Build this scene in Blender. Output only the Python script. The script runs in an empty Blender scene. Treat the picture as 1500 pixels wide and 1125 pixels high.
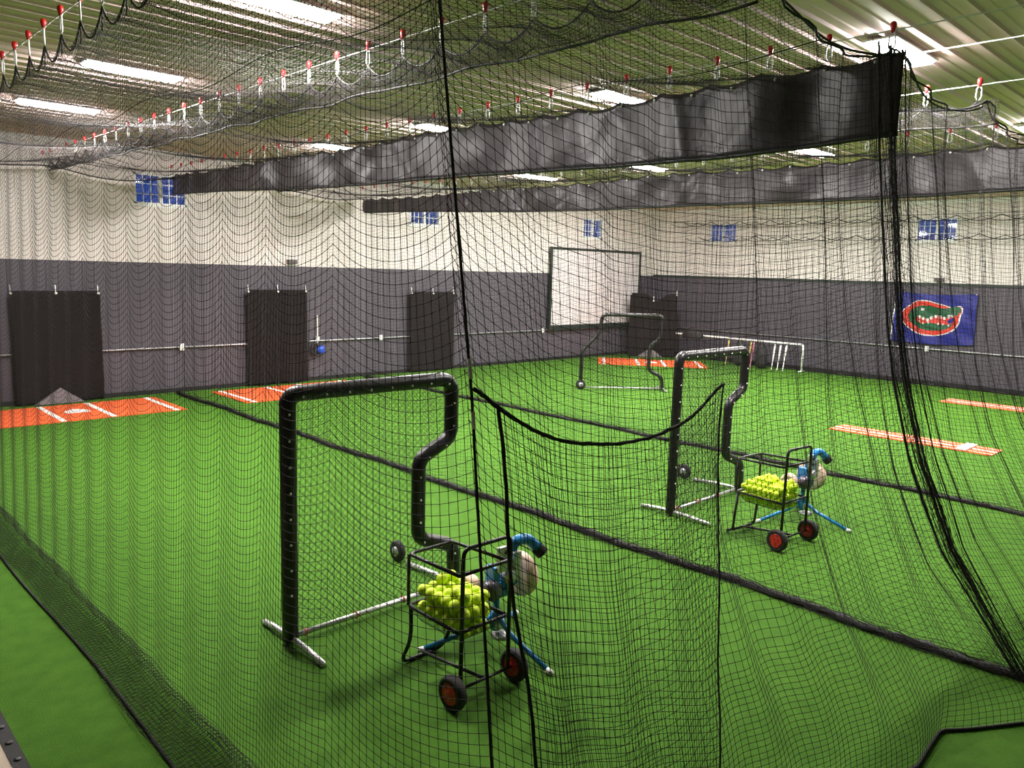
import bpy, math, random
import numpy as np
from mathutils import Vector, Matrix
random.seed(7); rng = np.random.RandomState(7)
S = bpy.context.scene
COL = S.collection
pi = math.pi

# ------------------------------------------------------------------ camera, world, exposure
cam_d = bpy.data.cameras.new('camera'); cam = bpy.data.objects.new('camera', cam_d); COL.objects.link(cam)
YAW, PITCH, ROLL, HC = math.radians(45.8246), math.radians(8.306), math.radians(1.6544), 3.05
fw = Vector((math.cos(YAW)*math.cos(PITCH), math.sin(YAW)*math.cos(PITCH), -math.sin(PITCH)))
r0 = Vector((math.sin(YAW), -math.cos(YAW), 0)); u0 = r0.cross(fw)
rr = r0*math.cos(ROLL)+u0*math.sin(ROLL); uu = -r0*math.sin(ROLL)+u0*math.cos(ROLL)
Mc = Matrix((rr, uu, -fw)).transposed().to_4x4(); Mc.translation = Vector((0, 0, HC)); cam.matrix_world = Mc
cam_d.sensor_width = 36; cam_d.lens = 36*1140.36/1500; cam_d.clip_start = .05; cam_d.clip_end = 200
S.camera = cam
w = bpy.data.worlds.new('dusk'); S.world = w; w.use_nodes = True
w.node_tree.nodes['Background'].inputs[0].default_value = (.025, .11, .62, 1)
w.node_tree.nodes['Background'].inputs[1].default_value = .55
S.view_settings.view_transform = 'Standard'; S.view_settings.look = 'None'
S.view_settings.exposure = 0.13; S.view_settings.gamma = 1
LAMP = 450.0           # strength of the ceiling fixtures' diffusers

# ------------------------------------------------------------------ materials
def mat(name, color, rough=.6, metal=0, spec=.5, emit=None, estr=0, noise=None, bump=None):
    m = bpy.data.materials.new(name); m.use_nodes = True; nt = m.node_tree; b = nt.nodes['Principled BSDF']
    b.inputs['Base Color'].default_value = (*color, 1); b.inputs['Roughness'].default_value = rough
    b.inputs['Metallic'].default_value = metal; b.inputs['Specular IOR Level'].default_value = spec
    if emit: b.inputs['Emission Color'].default_value = (*emit, 1); b.inputs['Emission Strength'].default_value = estr
    tc = nt.nodes.new('ShaderNodeTexCoord')
    if noise:   # (scale, amount)
        n = nt.nodes.new('ShaderNodeTexNoise'); n.inputs['Scale'].default_value = noise[0]; n.inputs['Detail'].default_value = 5
        nt.links.new(tc.outputs['Object'], n.inputs['Vector'])
        mx = nt.nodes.new('ShaderNodeMix'); mx.data_type = 'RGBA'
        a = noise[1]
        mx.inputs[6].default_value = (*[v*(1-a) for v in color], 1); mx.inputs[7].default_value = (*[min(1, v*(1+a)) for v in color], 1)
        nt.links.new(n.outputs['Fac'], mx.inputs[0]); nt.links.new(mx.outputs[2], b.inputs['Base Color'])
    if bump:
        n = nt.nodes.new('ShaderNodeTexNoise'); n.inputs['Scale'].default_value = bump[0]; n.inputs['Detail'].default_value = 4
        nt.links.new(tc.outputs['Object'], n.inputs['Vector'])
        bp = nt.nodes.new('ShaderNodeBump'); bp.inputs['Strength'].default_value = bump[1]; bp.inputs['Distance'].default_value = .02
        nt.links.new(n.outputs['Fac'], bp.inputs['Height']); nt.links.new(bp.outputs[0], b.inputs['Normal'])
    return m
M = {}
M['white_wall'] = mat('white_wall', (.71, .655, .62), .5, noise=(2, .04))
M['grey_wall'] = mat('grey_wall', (.080, .069, .086), .5, noise=(3, .08))
M['ceiling'] = mat('ceiling_metal', (.78, .60, .58), .62, 0, .25, noise=(1.5, .08))
M['twine'] = mat('black_twine', (.015, .012, .012), .75, spec=.25)
M['rope'] = mat('black_rope', (.012, .010, .010), .7, bump=(90, .6))
M['cable'] = mat('white_cable', (.62, .62, .58), .35)
M['red'] = mat('red_plastic', (.62, .02, .02), .35)
M['wplastic'] = mat('white_plastic', (.75, .75, .72), .4)
M['vinyl'] = mat('charcoal_vinyl', (.032, .025, .029), .42, noise=(9, .3), bump=(7, .5))
M['vinylrod'] = mat('black_hem', (.01, .009, .009), .5)
M['mat_black'] = mat('black_vinyl_mat', (.007, .004, .004), .8, 0, .25, noise=(12, .3), bump=(8, .35))
M['greyflap'] = mat('grey_canvas', (.12, .10, .105), .7, noise=(15, .2))
M['pad'] = mat('black_padding', (.012, .010, .011), .36, bump=(14, .25))
M['tube'] = mat('black_tube', (.016, .014, .014), .35, .3)
M['galv'] = mat('galvanised_pipe', (.58, .58, .57), .38, .7, noise=(20, .15))
M['orange'] = mat('orange_turf', (.72, .105, .018), .9, noise=(60, .25), bump=(160, .5))
M['whiteturf'] = mat('white_turf', (.80, .77, .74), .9, noise=(60, .06), bump=(160, .3))
M['blue'] = mat('blue_paint', (.02, .22, .56), .32, noise=(30, .1))
M['tyre'] = mat('black_tyre', (.014, .012, .012), .75, bump=(120, .4))
M['hubred'] = mat('red_hub', (.62, .02, .02), .35)
M['tan'] = mat('tan_wheel', (.80, .58, .42), .6, noise=(25, .12))
M['silver'] = mat('silver_metal', (.5, .5, .52), .35, .6, noise=(20, .1))
M['darksteel'] = mat('dark_steel', (.10, .09, .11), .4, .6, noise=(30, .3))
M['ball'] = mat('yellow_ball', (.72, .92, .035), .55, noise=(9, .08), bump=(60, .3))
M['frame_white'] = mat('white_frame', (.78, .78, .76), .4)
M['board'] = mat('white_board', (.60, .56, .56), .35)
M['board_frame'] = mat('dark_green_frame', (.016, .026, .020), .4)
M['bluefit'] = mat('blue_fitting', (.015, .07, .45), .35)
M['flagblue'] = mat('flag_blue', (.010, .014, .20), .6, noise=(6, .12))
M['flaggreen'] = mat('flag_green', (.006, .085, .03), .6, noise=(20, .2))
M['flagorange'] = mat('flag_orange', (.60, .030, .014), .6)
M['flagwhite'] = mat('flag_white', (.6, .6, .6), .6)
M['concrete'] = mat('beige_concrete', (.42, .34, .26), .8, noise=(14, .15))
M['bagdark'] = mat('dark_bag', (.014, .013, .013), .7, noise=(20, .3))
M['batgold'] = mat('gold_bat', (.42, .33, .10), .35, .3)
M['batpink'] = mat('pink_bat', (.50, .16, .22), .4)
M['lens_side'] = mat('lamp_diffuser_edge', (.9, .9, .9), .4, emit=(1, .955, .93), estr=240)
M['lens'] = mat('lamp_diffuser', (.9, .9, .9), .4, emit=(1, .955, .93), estr=LAMP)
def turf():
    m = mat('green_turf', (.09, .30, .03), .93, spec=.15); nt = m.node_tree; b = nt.nodes['Principled BSDF']
    tc = nt.nodes.new('ShaderNodeTexCoord')
    def N(scale, det, stretch=None):
        n = nt.nodes.new('ShaderNodeTexNoise'); n.inputs['Scale'].default_value = scale; n.inputs['Detail'].default_value = det
        if stretch:
            mp = nt.nodes.new('ShaderNodeMapping'); mp.inputs['Scale'].default_value = stretch
            nt.links.new(tc.outputs['Object'], mp.inputs['Vector']); nt.links.new(mp.outputs[0], n.inputs['Vector'])
        else: nt.links.new(tc.outputs['Object'], n.inputs['Vector'])
        return n
    n1, n2, n3 = N(130, 3), N(7, 5), N(.6, 2, (1, .25, 1))
    r = nt.nodes.new('ShaderNodeValToRGB'); r.color_ramp.elements[0].position = .3; r.color_ramp.elements[1].position = .72
    r.color_ramp.elements[0].color = (.024, .088, .005, 1); r.color_ramp.elements[1].color = (.092, .215, .020, 1)
    a1 = nt.nodes.new('ShaderNodeMath'); a1.operation = 'MULTIPLY_ADD'; a1.inputs[1].default_value = .55; 
    a2 = nt.nodes.new('ShaderNodeMath'); a2.operation = 'MULTIPLY_ADD'; a2.inputs[1].default_value = .3
    a3 = nt.nodes.new('ShaderNodeMath'); a3.operation = 'MULTIPLY'; a3.inputs[1].default_value = .18
    nt.links.new(n3.outputs['Fac'], a3.inputs[0]); nt.links.new(n2.outputs['Fac'], a2.inputs[0]); nt.links.new(a3.outputs[0], a2.inputs[2])
    nt.links.new(n1.outputs['Fac'], a1.inputs[0]); nt.links.new(a2.outputs[0], a1.inputs[2]); nt.links.new(a1.outputs[0], r.inputs[0])
    nt.links.new(r.outputs[0], b.inputs['Base Color'])
    bp = nt.nodes.new('ShaderNodeBump'); bp.inputs['Strength'].default_value = .7; bp.inputs['Distance'].default_value = .02
    nt.links.new(n1.outputs['Fac'], bp.inputs['Height']); nt.links.new(bp.outputs[0], b.inputs['Normal'])
    return m
M['turf'] = turf()
def glass():
    m = bpy.data.materials.new('window_glass'); m.use_nodes = True; nt = m.node_tree
    out = nt.nodes['Material Output']; nt.nodes.remove(nt.nodes['Principled BSDF'])
    t = nt.nodes.new('ShaderNodeBsdfTransparent'); g = nt.nodes.new('ShaderNodeBsdfGlossy'); g.inputs['Roughness'].default_value = .03
    mx = nt.nodes.new('ShaderNodeMixShader'); mx.inputs[0].default_value = .12
    nt.links.new(t.outputs[0], mx.inputs[1]); nt.links.new(g.outputs[0], mx.inputs[2]); nt.links.new(mx.outputs[0], out.inputs[0])
    return m
M['glass'] = glass()
def ribbed(m, axis, step):   # shallow vertical panel ribs as bump
    nt = m.node_tree; b = nt.nodes['Principled BSDF']; tc = nt.nodes.new('ShaderNodeTexCoord')
    sp = nt.nodes.new('ShaderNodeSeparateXYZ'); nt.links.new(tc.outputs['Object'], sp.inputs[0])
    d = nt.nodes.new('ShaderNodeMath'); d.operation = 'PINGPONG'; d.inputs[1].default_value = step/2
    nt.links.new(sp.outputs[axis], d.inputs[0])
    r = nt.nodes.new('ShaderNodeMapRange'); r.inputs['From Min'].default_value = .012; r.inputs['From Max'].default_value = .035
    r.inputs['To Min'].default_value = 1; r.inputs['To Max'].default_value = 0; nt.links.new(d.outputs[0], r.inputs[0])
    bp = nt.nodes.new('ShaderNodeBump'); bp.inputs['Strength'].default_value = .8; bp.inputs['Distance'].default_value = .02
    nt.links.new(r.outputs[0], bp.inputs['Height']); nt.links.new(bp.outputs[0], b.inputs['Normal'])
for k in ('white_wall', 'grey_wall'):
    src = M[k]; M[k+'_x'] = src; M[k+'_y'] = src.copy(); ribbed(M[k+'_x'], 'X', .23); ribbed(M[k+'_y'], 'Y', .23)

# ------------------------------------------------------------------ mesh builder
class MB:
    def __init__(s): s.v = []; s.f = []; s.mi = []; s.smooth = []
    def add(s, vs, fs, mi=0, sm=True):
        o = len(s.v); s.v += [tuple(p) for p in vs]
        for f in fs: s.f.append(tuple(i+o for i in f)); s.mi.append(mi); s.smooth.append(sm)
    def box(s, x0, x1, y0, y1, z0, z1, mi=0, Mx=None):
        vs = [Vector((x, y, z)) for z in (z0, z1) for x, y in ((x0, y0), (x1, y0), (x1, y1), (x0, y1))]
        if Mx: vs = [Mx @ p for p in vs]
        s.add(vs, [(3, 2, 1, 0), (4, 5, 6, 7), (0, 1, 5, 4), (1, 2, 6, 5), (2, 3, 7, 6), (3, 0, 4, 7)], mi, False)
    def tube(s, pts, r, n=10, mi=0, closed=False, cap=True, wob=0):
        pts = [Vector(p) for p in pts]; m = len(pts)
        if isinstance(r, (int, float)): r = [r]*m
        T = []
        for i in range(m):
            a = pts[(i-1) % m] if (closed or i > 0) else pts[i]; b = pts[(i+1) % m] if (closed or i < m-1) else pts[i]
            T.append((b-a).normalized())
        ref = Vector((0, 0, 1)) if abs(T[0].z) < .9 else Vector((1, 0, 0))
        nrm = (ref - T[0]*ref.dot(T[0])).normalized(); vs = []
        for i in range(m):
            nrm = (nrm - T[i]*nrm.dot(T[i])).normalized(); bi = T[i].cross(nrm)
            for k in range(n):
                a = 2*pi*k/n; q = r[i]*(1+wob*math.sin(3*a+i*1.7)); vs.append(pts[i]+(nrm*math.cos(a)+bi*math.sin(a))*q)
        fs = []
        for i in range(m if closed else m-1):
            j = (i+1) % m
            for k in range(n): fs.append((i*n+k, i*n+(k+1) % n, j*n+(k+1) % n, j*n+k))
        if cap and not closed: fs.append(tuple(range(n))[::-1]); fs.append(tuple((m-1)*n+k for k in range(n)))
        s.add(vs, fs, mi)
    def lathe(s, prof, n=24, mi=0, Mx=Matrix.Identity(4)):   # prof (radius, height) about local Z
        vs = [Mx @ Vector((r*math.cos(2*pi*k/n), r*math.sin(2*pi*k/n), z)) for r, z in prof for k in range(n)]
        fs = [(i*n+k, i*n+(k+1) % n, (i+1)*n+(k+1) % n, (i+1)*n+k) for i in range(len(prof)-1) for k in range(n)]
        fs.append(tuple(range(n))[::-1]); fs.append(tuple((len(prof)-1)*n+k for k in range(n)))
        s.add(vs, fs, mi)
    def sphere(s, c, r, nu=12, nv=8, mi=0):
        prof = [(max(r*math.sin(pi*i/nv), r*.02), -r*math.cos(pi*i/nv)) for i in range(nv+1)]
        s.lathe(prof, nu, mi, Matrix.Translation(Vector(c)))
    def build(s, name, mats, parent=None, bevel=0, kind=None):
        me = bpy.data.meshes.new(name); me.from_pydata(s.v, [], s.f)
        if not isinstance(mats, (list, tuple)): mats = [mats]
        for m in mats: me.materials.append(m)
        me.polygons.foreach_set('material_index', s.mi); me.polygons.foreach_set('use_smooth', s.smooth); me.update()
        o = bpy.data.objects.new(name, me); COL.objects.link(o)
        if parent: o.parent = parent
        if bevel:
            b = o.modifiers.new('bevel', 'BEVEL'); b.width = bevel; b.segments = 2; b.limit_method = 'ANGLE'
        if kind: o['kind'] = kind
        return o
def tag(o, label, cat, group=None, kind=None):
    o['label'] = label; o['category'] = cat
    if group: o['group'] = group
    if kind: o['kind'] = kind
    return o
def empty(name, loc, rz=0, label=None, cat=None, group=None):
    o = bpy.data.objects.new(name, None); COL.objects.link(o); o.location = loc; o.rotation_euler = (0, 0, rz); o.empty_display_size = .2
    if label: tag(o, label, cat, group)
    return o
def copy_tree(o, parent=None):
    c = o.copy(); COL.objects.link(c); c.parent = parent
    for ch in list(o.children): copy_tree(ch, c)
    return c
def fillet(pts, r, n=6):
    pts = [Vector(p) for p in pts]; out = [pts[0]]
    for i in range(1, len(pts)-1):
        a, b, c = pts[i-1], pts[i], pts[i+1]; da = (a-b); dc = (c-b); rad = min(r, da.length*.45, dc.length*.45)
        p0 = b+da.normalized()*rad; p1 = b+dc.normalized()*rad
        for k in range(n+1):
            t = k/n; out.append(p0*(1-t)**2+b*2*t*(1-t)+p1*t*t)
    out.append(pts[-1]); return out
def resample(pts, d):
    pts = [Vector(p) for p in pts]; out = []
    for a, b in zip(pts, pts[1:]):
        n = max(1, int((b-a).length/d))
        out += [a.lerp(b, k/n) for k in range(n)]
    return out+[pts[-1]]

def even(pts, d):
    pts = [Vector(p) for p in pts]; out = [pts[0]]; acc = 0
    for a, b in zip(pts, pts[1:]):
        L = (b-a).length; t = d-acc
        while t < L: out.append(a.lerp(b, t/L)); t += d
        acc = L-(t-d)
    return out

def strands(name, lines, r, material, parent=None, knots=None, kr=.006):
    """lines: list of (n,3) arrays; each becomes a thin 3-sided twine. One mesh object."""
    V = []; F = []; off = 0
    ca = [(math.cos(2*pi*k/3+.5), math.sin(2*pi*k/3+.5)) for k in range(3)]
    for P in lines:
        n = len(P)
        if n < 2: continue
        T = np.gradient(P, axis=0); T /= np.linalg.norm(T, axis=1, keepdims=True)+1e-9
        mean = np.abs(T.mean(0)); ref = np.zeros(3); ref[int(np.argmin(mean))] = 1
        A = np.cross(T, ref); A /= np.linalg.norm(A, axis=1, keepdims=True)+1e-9; B = np.cross(T, A)
        ring = np.stack([P+r*(c*A+s*B) for c, s in ca], 1).reshape(-1, 3); V.append(ring)
        i = np.arange(n-1)[:, None]*3; k = np.arange(3)[None]
        a = i+k; b = i+(k+1) % 3
        F.append((np.stack([a, b, b+3, a+3], -1).reshape(-1, 4)+off)); off += n*3
    tri = None
    if knots is not None and len(knots):
        K = np.asarray(knots); o6 = np.array([[1, 0, 0], [0, 1, 0], [-1, 0, 0], [0, -1, 0], [0, 0, 1], [0, 0, -1]])*kr
        V.append((K[:, None]+o6[None]).reshape(-1, 3))
        t = np.array([[0, 1, 4], [1, 2, 4], [2, 3, 4], [3, 0, 4], [1, 0, 5], [2, 1, 5], [3, 2, 5], [0, 3, 5]])
        tri = (t[None]+(np.arange(len(K))*6)[:, None, None]+off).reshape(-1, 3)
    V = np.concatenate(V); F = np.concatenate(F); nf = len(F); nt_ = 0 if tri is None else len(tri)
    me = bpy.data.meshes.new(name); me.vertices.add(len(V)); me.vertices.foreach_set('co', V.astype(np.float32).ravel())
    loops = F.ravel(); starts = np.arange(nf)*4; tot = np.full(nf, 4)
    if nt_:
        starts = np.concatenate([starts, nf*4+np.arange(nt_)*3]); loops = np.concatenate([loops, tri.ravel()]); tot = np.concatenate([tot, np.full(nt_, 3)])
    me.loops.add(len(loops)); me.loops.foreach_set('vertex_index', loops.astype(np.int32))
    me.polygons.add(nf+nt_); me.polygons.foreach_set('loop_start', starts.astype(np.int32)); me.polygons.foreach_set('loop_total', tot.astype(np.int32))
    me.update(calc_edges=True); me.materials.append(material)
    o = bpy.data.objects.new(name, me); COL.objects.link(o)
    if parent: o.parent = parent
    return o
def gridlines(P):   # P (nu,nv,3) -> every row and every column
    return [P[i] for i in range(P.shape[0])]+[P[:, j] for j in range(P.shape[1])]

XW, YW, ZC = 25.47, 18.42, 5.5
XN, YN = -3.0, -3.5           # near sides of the hall, behind the camera
ZG = 2.99                     # top of the grey band
# ------------------------------------------------------------------ the hall
b = MB(); b.box(XN-.2, XW+.2, YN-.2, YW+.2, -.1, 0); fl = b.build('floor', M['turf'], kind='structure')
# ceiling: sheet metal with raised ribs running in X
b = MB(); y = YN; prof = []
while y < YW:
    prof += [(y, ZC), (y+.10, ZC), (y+.115, ZC+.012), (y+.135, ZC+.012), (y+.15, ZC), (y+.245, ZC), (y+.258, ZC-.030), (y+.282, ZC-.030), (y+.295, ZC)]; y += .30
prof = [(a, z) for a, z in prof if a <= YW+.05]
n = len(prof); vs = [(x, a, z) for x in (XN-.2, XW+.2) for a, z in prof]
b.add(vs, [(i, i+1, n+i+1, n+i) for i in range(n-1)], 0, False); b.build('ceiling', M['ceiling'], kind='structure')
b = MB(); b.box(XN-.3, XW+.3, YN-.3, YW+.3, ZC+.05, ZC+.12); b.build('ceiling', M['ceiling'], kind='structure')
WT = .16
def wall(name, axis, pos, a0, a1, holes, out):
    """axis 'x': wall runs along X at Y=pos. holes: list (a0,a1,z0,z1). out = +1/-1 outward direction"""
    b = MB(); p0, p1 = sorted((pos, pos+out*WT))
    def bx(u0, u1, z0, z1, mi):
        if axis == 'x': b.box(u0, u1, p0, p1, z0, z1, mi)
        else: b.box(p0, p1, u0, u1, z0, z1, mi)
    bx(a0, a1, -.1, ZG, 1)
    if not holes: bx(a0, a1, ZG, ZC+.1, 0)
    else:
        z0, z1 = holes[0][2], holes[0][3]; bx(a0, a1, ZG, z0, 0); bx(a0, a1, z1, ZC+.1, 0); u = a0
        for h in sorted(holes): bx(u, h[0], z0, z1, 0); u = h[1]
        bx(u, a1, z0, z1, 0)
    ms = [M['white_wall_'+axis] if name in ('wall_left', 'wall_right') else M['grey_wall_'+axis], M['grey_wall_'+axis]]
    return b.build(name, ms, kind='structure')
WZ0, WZ1 = 4.27, 4.95
winL = [(6.15, 7.30), (13.62, 14.72), (21.15, 22.25)]; winR = [(7.68, 8.82), (14.88, 15.98)]
wall('wall_left', 'x', YW, XN-.3, XW+.3, [(a, c, WZ0, WZ1) for a, c in winL], 1)
wall('wall_right', 'y', XW, YN-.3, YW, [(a, c, WZ0, WZ1) for a, c in winR], 1)
wall('wall_near', 'x', YN, XN-.3, XW+.3, [], -1); wall('wall_rear', 'y', XN, YN, YW, [], -1)
def window(i, axis, pos, a0, a1):
    root = empty('window_%d' % i, (0, 0, 0)); root['kind'] = 'structure'
    def mk(fn, name, m):
        b = MB()
        def bx(u0, u1, d0, d1, z0, z1):
            if axis == 'x': b.box(u0, u1, pos+d0, pos+d1, z0, z1)
            else: b.box(pos+d0, pos+d1, u0, u1, z0, z1)
        fn(bx); o = b.build(name, m, root); return o
    def fr(bx):
        t = .045
        bx(a0, a1, -.015, .1, WZ0, WZ0+t); bx(a0, a1, -.015, .1, WZ1-t, WZ1); bx(a0, a0+t, -.015, .1, WZ0, WZ1); bx(a1-t, a1, -.015, .1, WZ0, WZ1)
        mid = (a0+a1)/2; bx(mid-.035, mid+.035, -.005, .09, WZ0, WZ1)
    mk(fr, 'window_frame', M['frame_white'])
    def mu(bx):
        mid = (a0+a1)/2
        for s0, s1 in ((a0+.045, mid-.035), (mid+.035, a1-.045)):
            for k in (1, 2): c = s0+(s1-s0)*k/3; bx(c-.009, c+.009, .035, .05, WZ0+.04, WZ1-.04)
            for k in (1, 2): z = WZ0+(WZ1-WZ0)*k/3; bx(s0, s1, .035, .05, z-.009, z+.009)
    mk(mu, 'muntin_grid', M['frame_white'])
    mk(lambda bx: bx(a0+.03, a1-.03, .055, .061, WZ0+.03, WZ1-.03), 'pane', M['glass'])
    mk(lambda bx: bx(a0-.05, a1+.05, -.03, .0, WZ0-.05, WZ0), 'sill', M['frame_white'])
for i, (a, c) in enumerate(winL): window(i+1, 'x', YW, a, c)
for i, (a, c) in enumerate(winR): window(i+4, 'y', XW, a, c)
# rails on the grey band, black line above the right band, dark line along the turf
b = MB(); b.tube([(XN, YW-.05, 1.055), (XW-.05, YW-.05, 1.055)], .02, 8)
for x in np.arange(-1, 25, 2.4): b.box(x-.02, x+.02, YW-.05, YW, 1.03, 1.08)
b.build('trim_1', M['silver'], kind='structure')
b = MB(); b.tube([(XW-.05, YN, 1.055), (XW-.05, YW-.05, 1.055)], .02, 8)
for y in np.arange(-2, 18, 2.4): b.box(XW-.05, XW, y-.02, y+.02, 1.03, 1.08)
b.build('trim_2', M['silver'], kind='structure')
b = MB(); b.box(XW-.03, XW, YN, YW, ZG-.04, ZG+.05); b.build('trim_3', M['board_frame'], kind='structure')
b = MB(); b.box(XN, XW, YW-.03, YW, 0, .10); b.build('baseboard_left', M['vinylrod'], kind='structure')
b = MB(); b.box(XW-.03, XW, YN, YW-.03, 0, .10); b.build('baseboard_right', M['vinylrod'], kind='structure')
b = MB(); b.box(XN, XW, YW-.035, YW, ZC-.13, ZC-.03); b.build('trim_4', M['frame_white'], kind='structure')
b = MB(); b.box(XW-.035, XW, YN, YW-.04, ZC-.13, ZC-.03); b.build('trim_5', M['frame_white'], kind='structure')
# turf edge at lower left: black rubber strip with bolt holes, beige floor beyond
b = MB(); b.box(XN, .875, YN, 7.2, 0, .03); b.build('walkway_slab', M['concrete'], kind='structure')
b = MB(); b.box(.875, .955, YN, 7.2, 0, .035)
for y in np.arange(-3, 7.1, .22): b.lathe([(.022, .034), (.022, .042), (.010, .043)], 10, 1, Matrix.Translation((.915, y, 0)))
b.build('trim_6', [M['tyre'], M['vinylrod']], kind='structure')

# ------------------------------------------------------------------ ceiling lights
LX = [3.73, 8.93, 14.78, 20.1]; LY = [3.42, 7.10, 11.0, 14.45]
lane = ['over the nearer cart lane', 'over the farther cart lane', 'over the open turf', 'nearest the right wall']
rown = ['first from the near end', 'second from the near end', 'third from the near end', 'closest to the left wall']
def make_light():
    root = empty('ceiling_light', (0, 0, 0))
    b = MB(); b.box(-.60, .60, -.17, .17, ZC-.050, ZC-.030); b.build('housing', M['frame_white'], root, bevel=.008)
    b = MB(); L, W_ = .57, .15; z0, z1 = ZC-.050, ZC-.085
    vs = [(-L, -W_, z0), (L, -W_, z0), (L, W_, z0), (-L, W_, z0), (-L+.03, -W_+.04, z1), (L-.03, -W_+.04, z1), (L-.03, W_-.04, z1), (-L+.03, W_-.04, z1)]
    b.add(vs, [(0, 1, 5, 4), (1, 2, 6, 5), (2, 3, 7, 6), (3, 0, 4, 7), ], 1, False); b.add(vs[4:], [(0, 1, 2, 3)], 0, False); b.build('diffuser', [M['lens'], M['lens_side']], root)
    return root
pl = make_light(); first = True
for i, x in enumerate(LX):
    for j, y in enumerate(LY):
        if i == 0 and j == 0: continue      # the nearest corner has no fixture
        o = pl if first else copy_tree(pl); first = False
        o.location = (x, y, 0); tag(o, 'white ceiling light %s, %s' % (lane[i], (rown[j-1] if i == 0 and j < 3 else rown[j])), 'light', 'ceiling lights in rows')
# conduit between two lights
b = MB(); b.tube([(LX[1]+.1, YN+.1, ZC-.06), (LX[1]+.1, LY[0]-.18, ZC-.06)], .008, 8)
tag(b.build('conduit', M['cable']), 'thin pale conduit on the ceiling running to the large light at upper right', 'conduit')

# ------------------------------------------------------------------ cables and clips
CX = [2.07, 4.42, 6.98, 9.42, 12.05]; CZ = 5.13; CLZ = 4.95
cn = ['first overhead cable, along the near side net at upper left', 'second overhead cable, above the middle of the nearer lane', 'third overhead cable, above the first dark vinyl band', 'fourth overhead cable, above the middle of the farther lane', 'fifth overhead cable, above the second dark vinyl band']
def skew(x, y): return x
clipY = []
for k, x in enumerate(CX):
    b = MB(); pts = [(x, yy, CZ-.02*math.sin(pi*(yy-YN)/(YW-YN))) for yy in np.linspace(YN, YW, 40)]; b.tube(pts, .0055, 6)
    tag(b.build('net_cable', M['cable']), 'thin white '+cn[k], 'cable', 'overhead net cables')
    ys = [2.65, 3.37, 4.0] if k == 0 else [2.72+.02*k, 3.30, 3.86]
    while ys[-1] < 18: ys.append(ys[-1]+(.56 if k else .545))
    clipY.append(ys)
def make_clip():
    root = empty('net_clip', (0, 0, 0))
    b = MB(); b.lathe([(.012, -.035), (.020, -.01), (.027, .02), (.024, .045), (.012, .055)], 10); b.build('red_hook', M['red'], root)
    b = MB()
    for s in (-1, 1): b.tube([(0, s*.008, -.03), (0, s*.022, -.06), (0, s*.026, -.135), (0, s*.010, -.17)], .008, 6)
    b.build('strap', M['wplastic'], root)
    return root
pc = make_clip(); first = True
cl = ['leftmost', 'second', 'third', 'fourth', 'fifth']
for k, x in enumerate(CX):
    for y in clipY[k]:
        o = pc if first else copy_tree(pc); first = False
        o.location = (x, y, CZ); o.rotation_euler = (0, 0, random.uniform(-.3, .3))
        tag(o, 'red hook with white strap holding netting to the %s overhead cable' % cl[k], 'clip', 'clips on the %s cable' % cl[k])

# ------------------------------------------------------------------ nets
MESH = .05; TW = .0016
def scal(y, ys):   # 0 at clips .. 1 at mid-span, arrays
    ys = np.array(ys); y = np.asarray(y, float)
    i = np.clip(np.searchsorted(ys, y)-1, 0, len(ys)-2); t = np.clip((y-ys[i])/(ys[i+1]-ys[i]), 0, 1)
    return 4*t*(1-t), t, ys[i+1]-ys[i]
# side net of the nearer lane
side = empty('side_net', (1.9, 10, 0), 0, 'black netting hung along the left side of the nearer lane, with scalloped top', 'net')
ys = clipY[0]; cols = []
for a, c in zip(ys, ys[1:]):
    n = max(4, int(round((c-a)/.036))); t = np.arange(n)/n; cols += list(a+(c-a)*(t+.04*np.sin(2*pi*t)/(2*pi)*2))
cols = np.array(cols+[ys[-1]]); nz = int(CLZ/MESH)+1
sc, tt, wd = scal(cols, ys)
d = np.arange(nz)*MESH
amp = (.095+.09*np.exp(-d/.5))[None]*(wd/.55)[:, None]
Z = CLZ-d[None]-amp*sc[:, None]*np.clip((CLZ-d)/1.2, .15, 1)[None]; Z[:, -1] = 0.02; Z = np.clip(Z, .012, None)
fold = .007*np.cos(2*pi*tt)[:, None]*np.clip(.4+d/2, 0, 1)[None]
X = 1.88+(2.07-1.88)*Z/CLZ+fold-.007
Yv = cols[:, None]-.0+0*Z
# the first span follows the leaning corner rope
def rope_x(z): return np.interp(z, [0, 1.6, 2.57, 4, 5.2], [2.06, 2.034, 2.014, 1.927, 1.855])
def rope_y(z): return 2.05+.15*np.clip(z, 0, 9)**.9*.72
lean = np.clip(1-(cols-2.65)/.9, 0, 1)[:, None]
Yv = Yv+lean*(rope_y(Z)-2.65); X = X+lean**2*(rope_x(Z)-X)
P = np.stack([X, Yv, Z], -1)
near = cols < 9
K = P[near].reshape(-1, 3)
strands('net_mesh', gridlines(P), TW, M['twine'], side, knots=K, kr=.0042).location = (-1.9, -10, 0)
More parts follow.
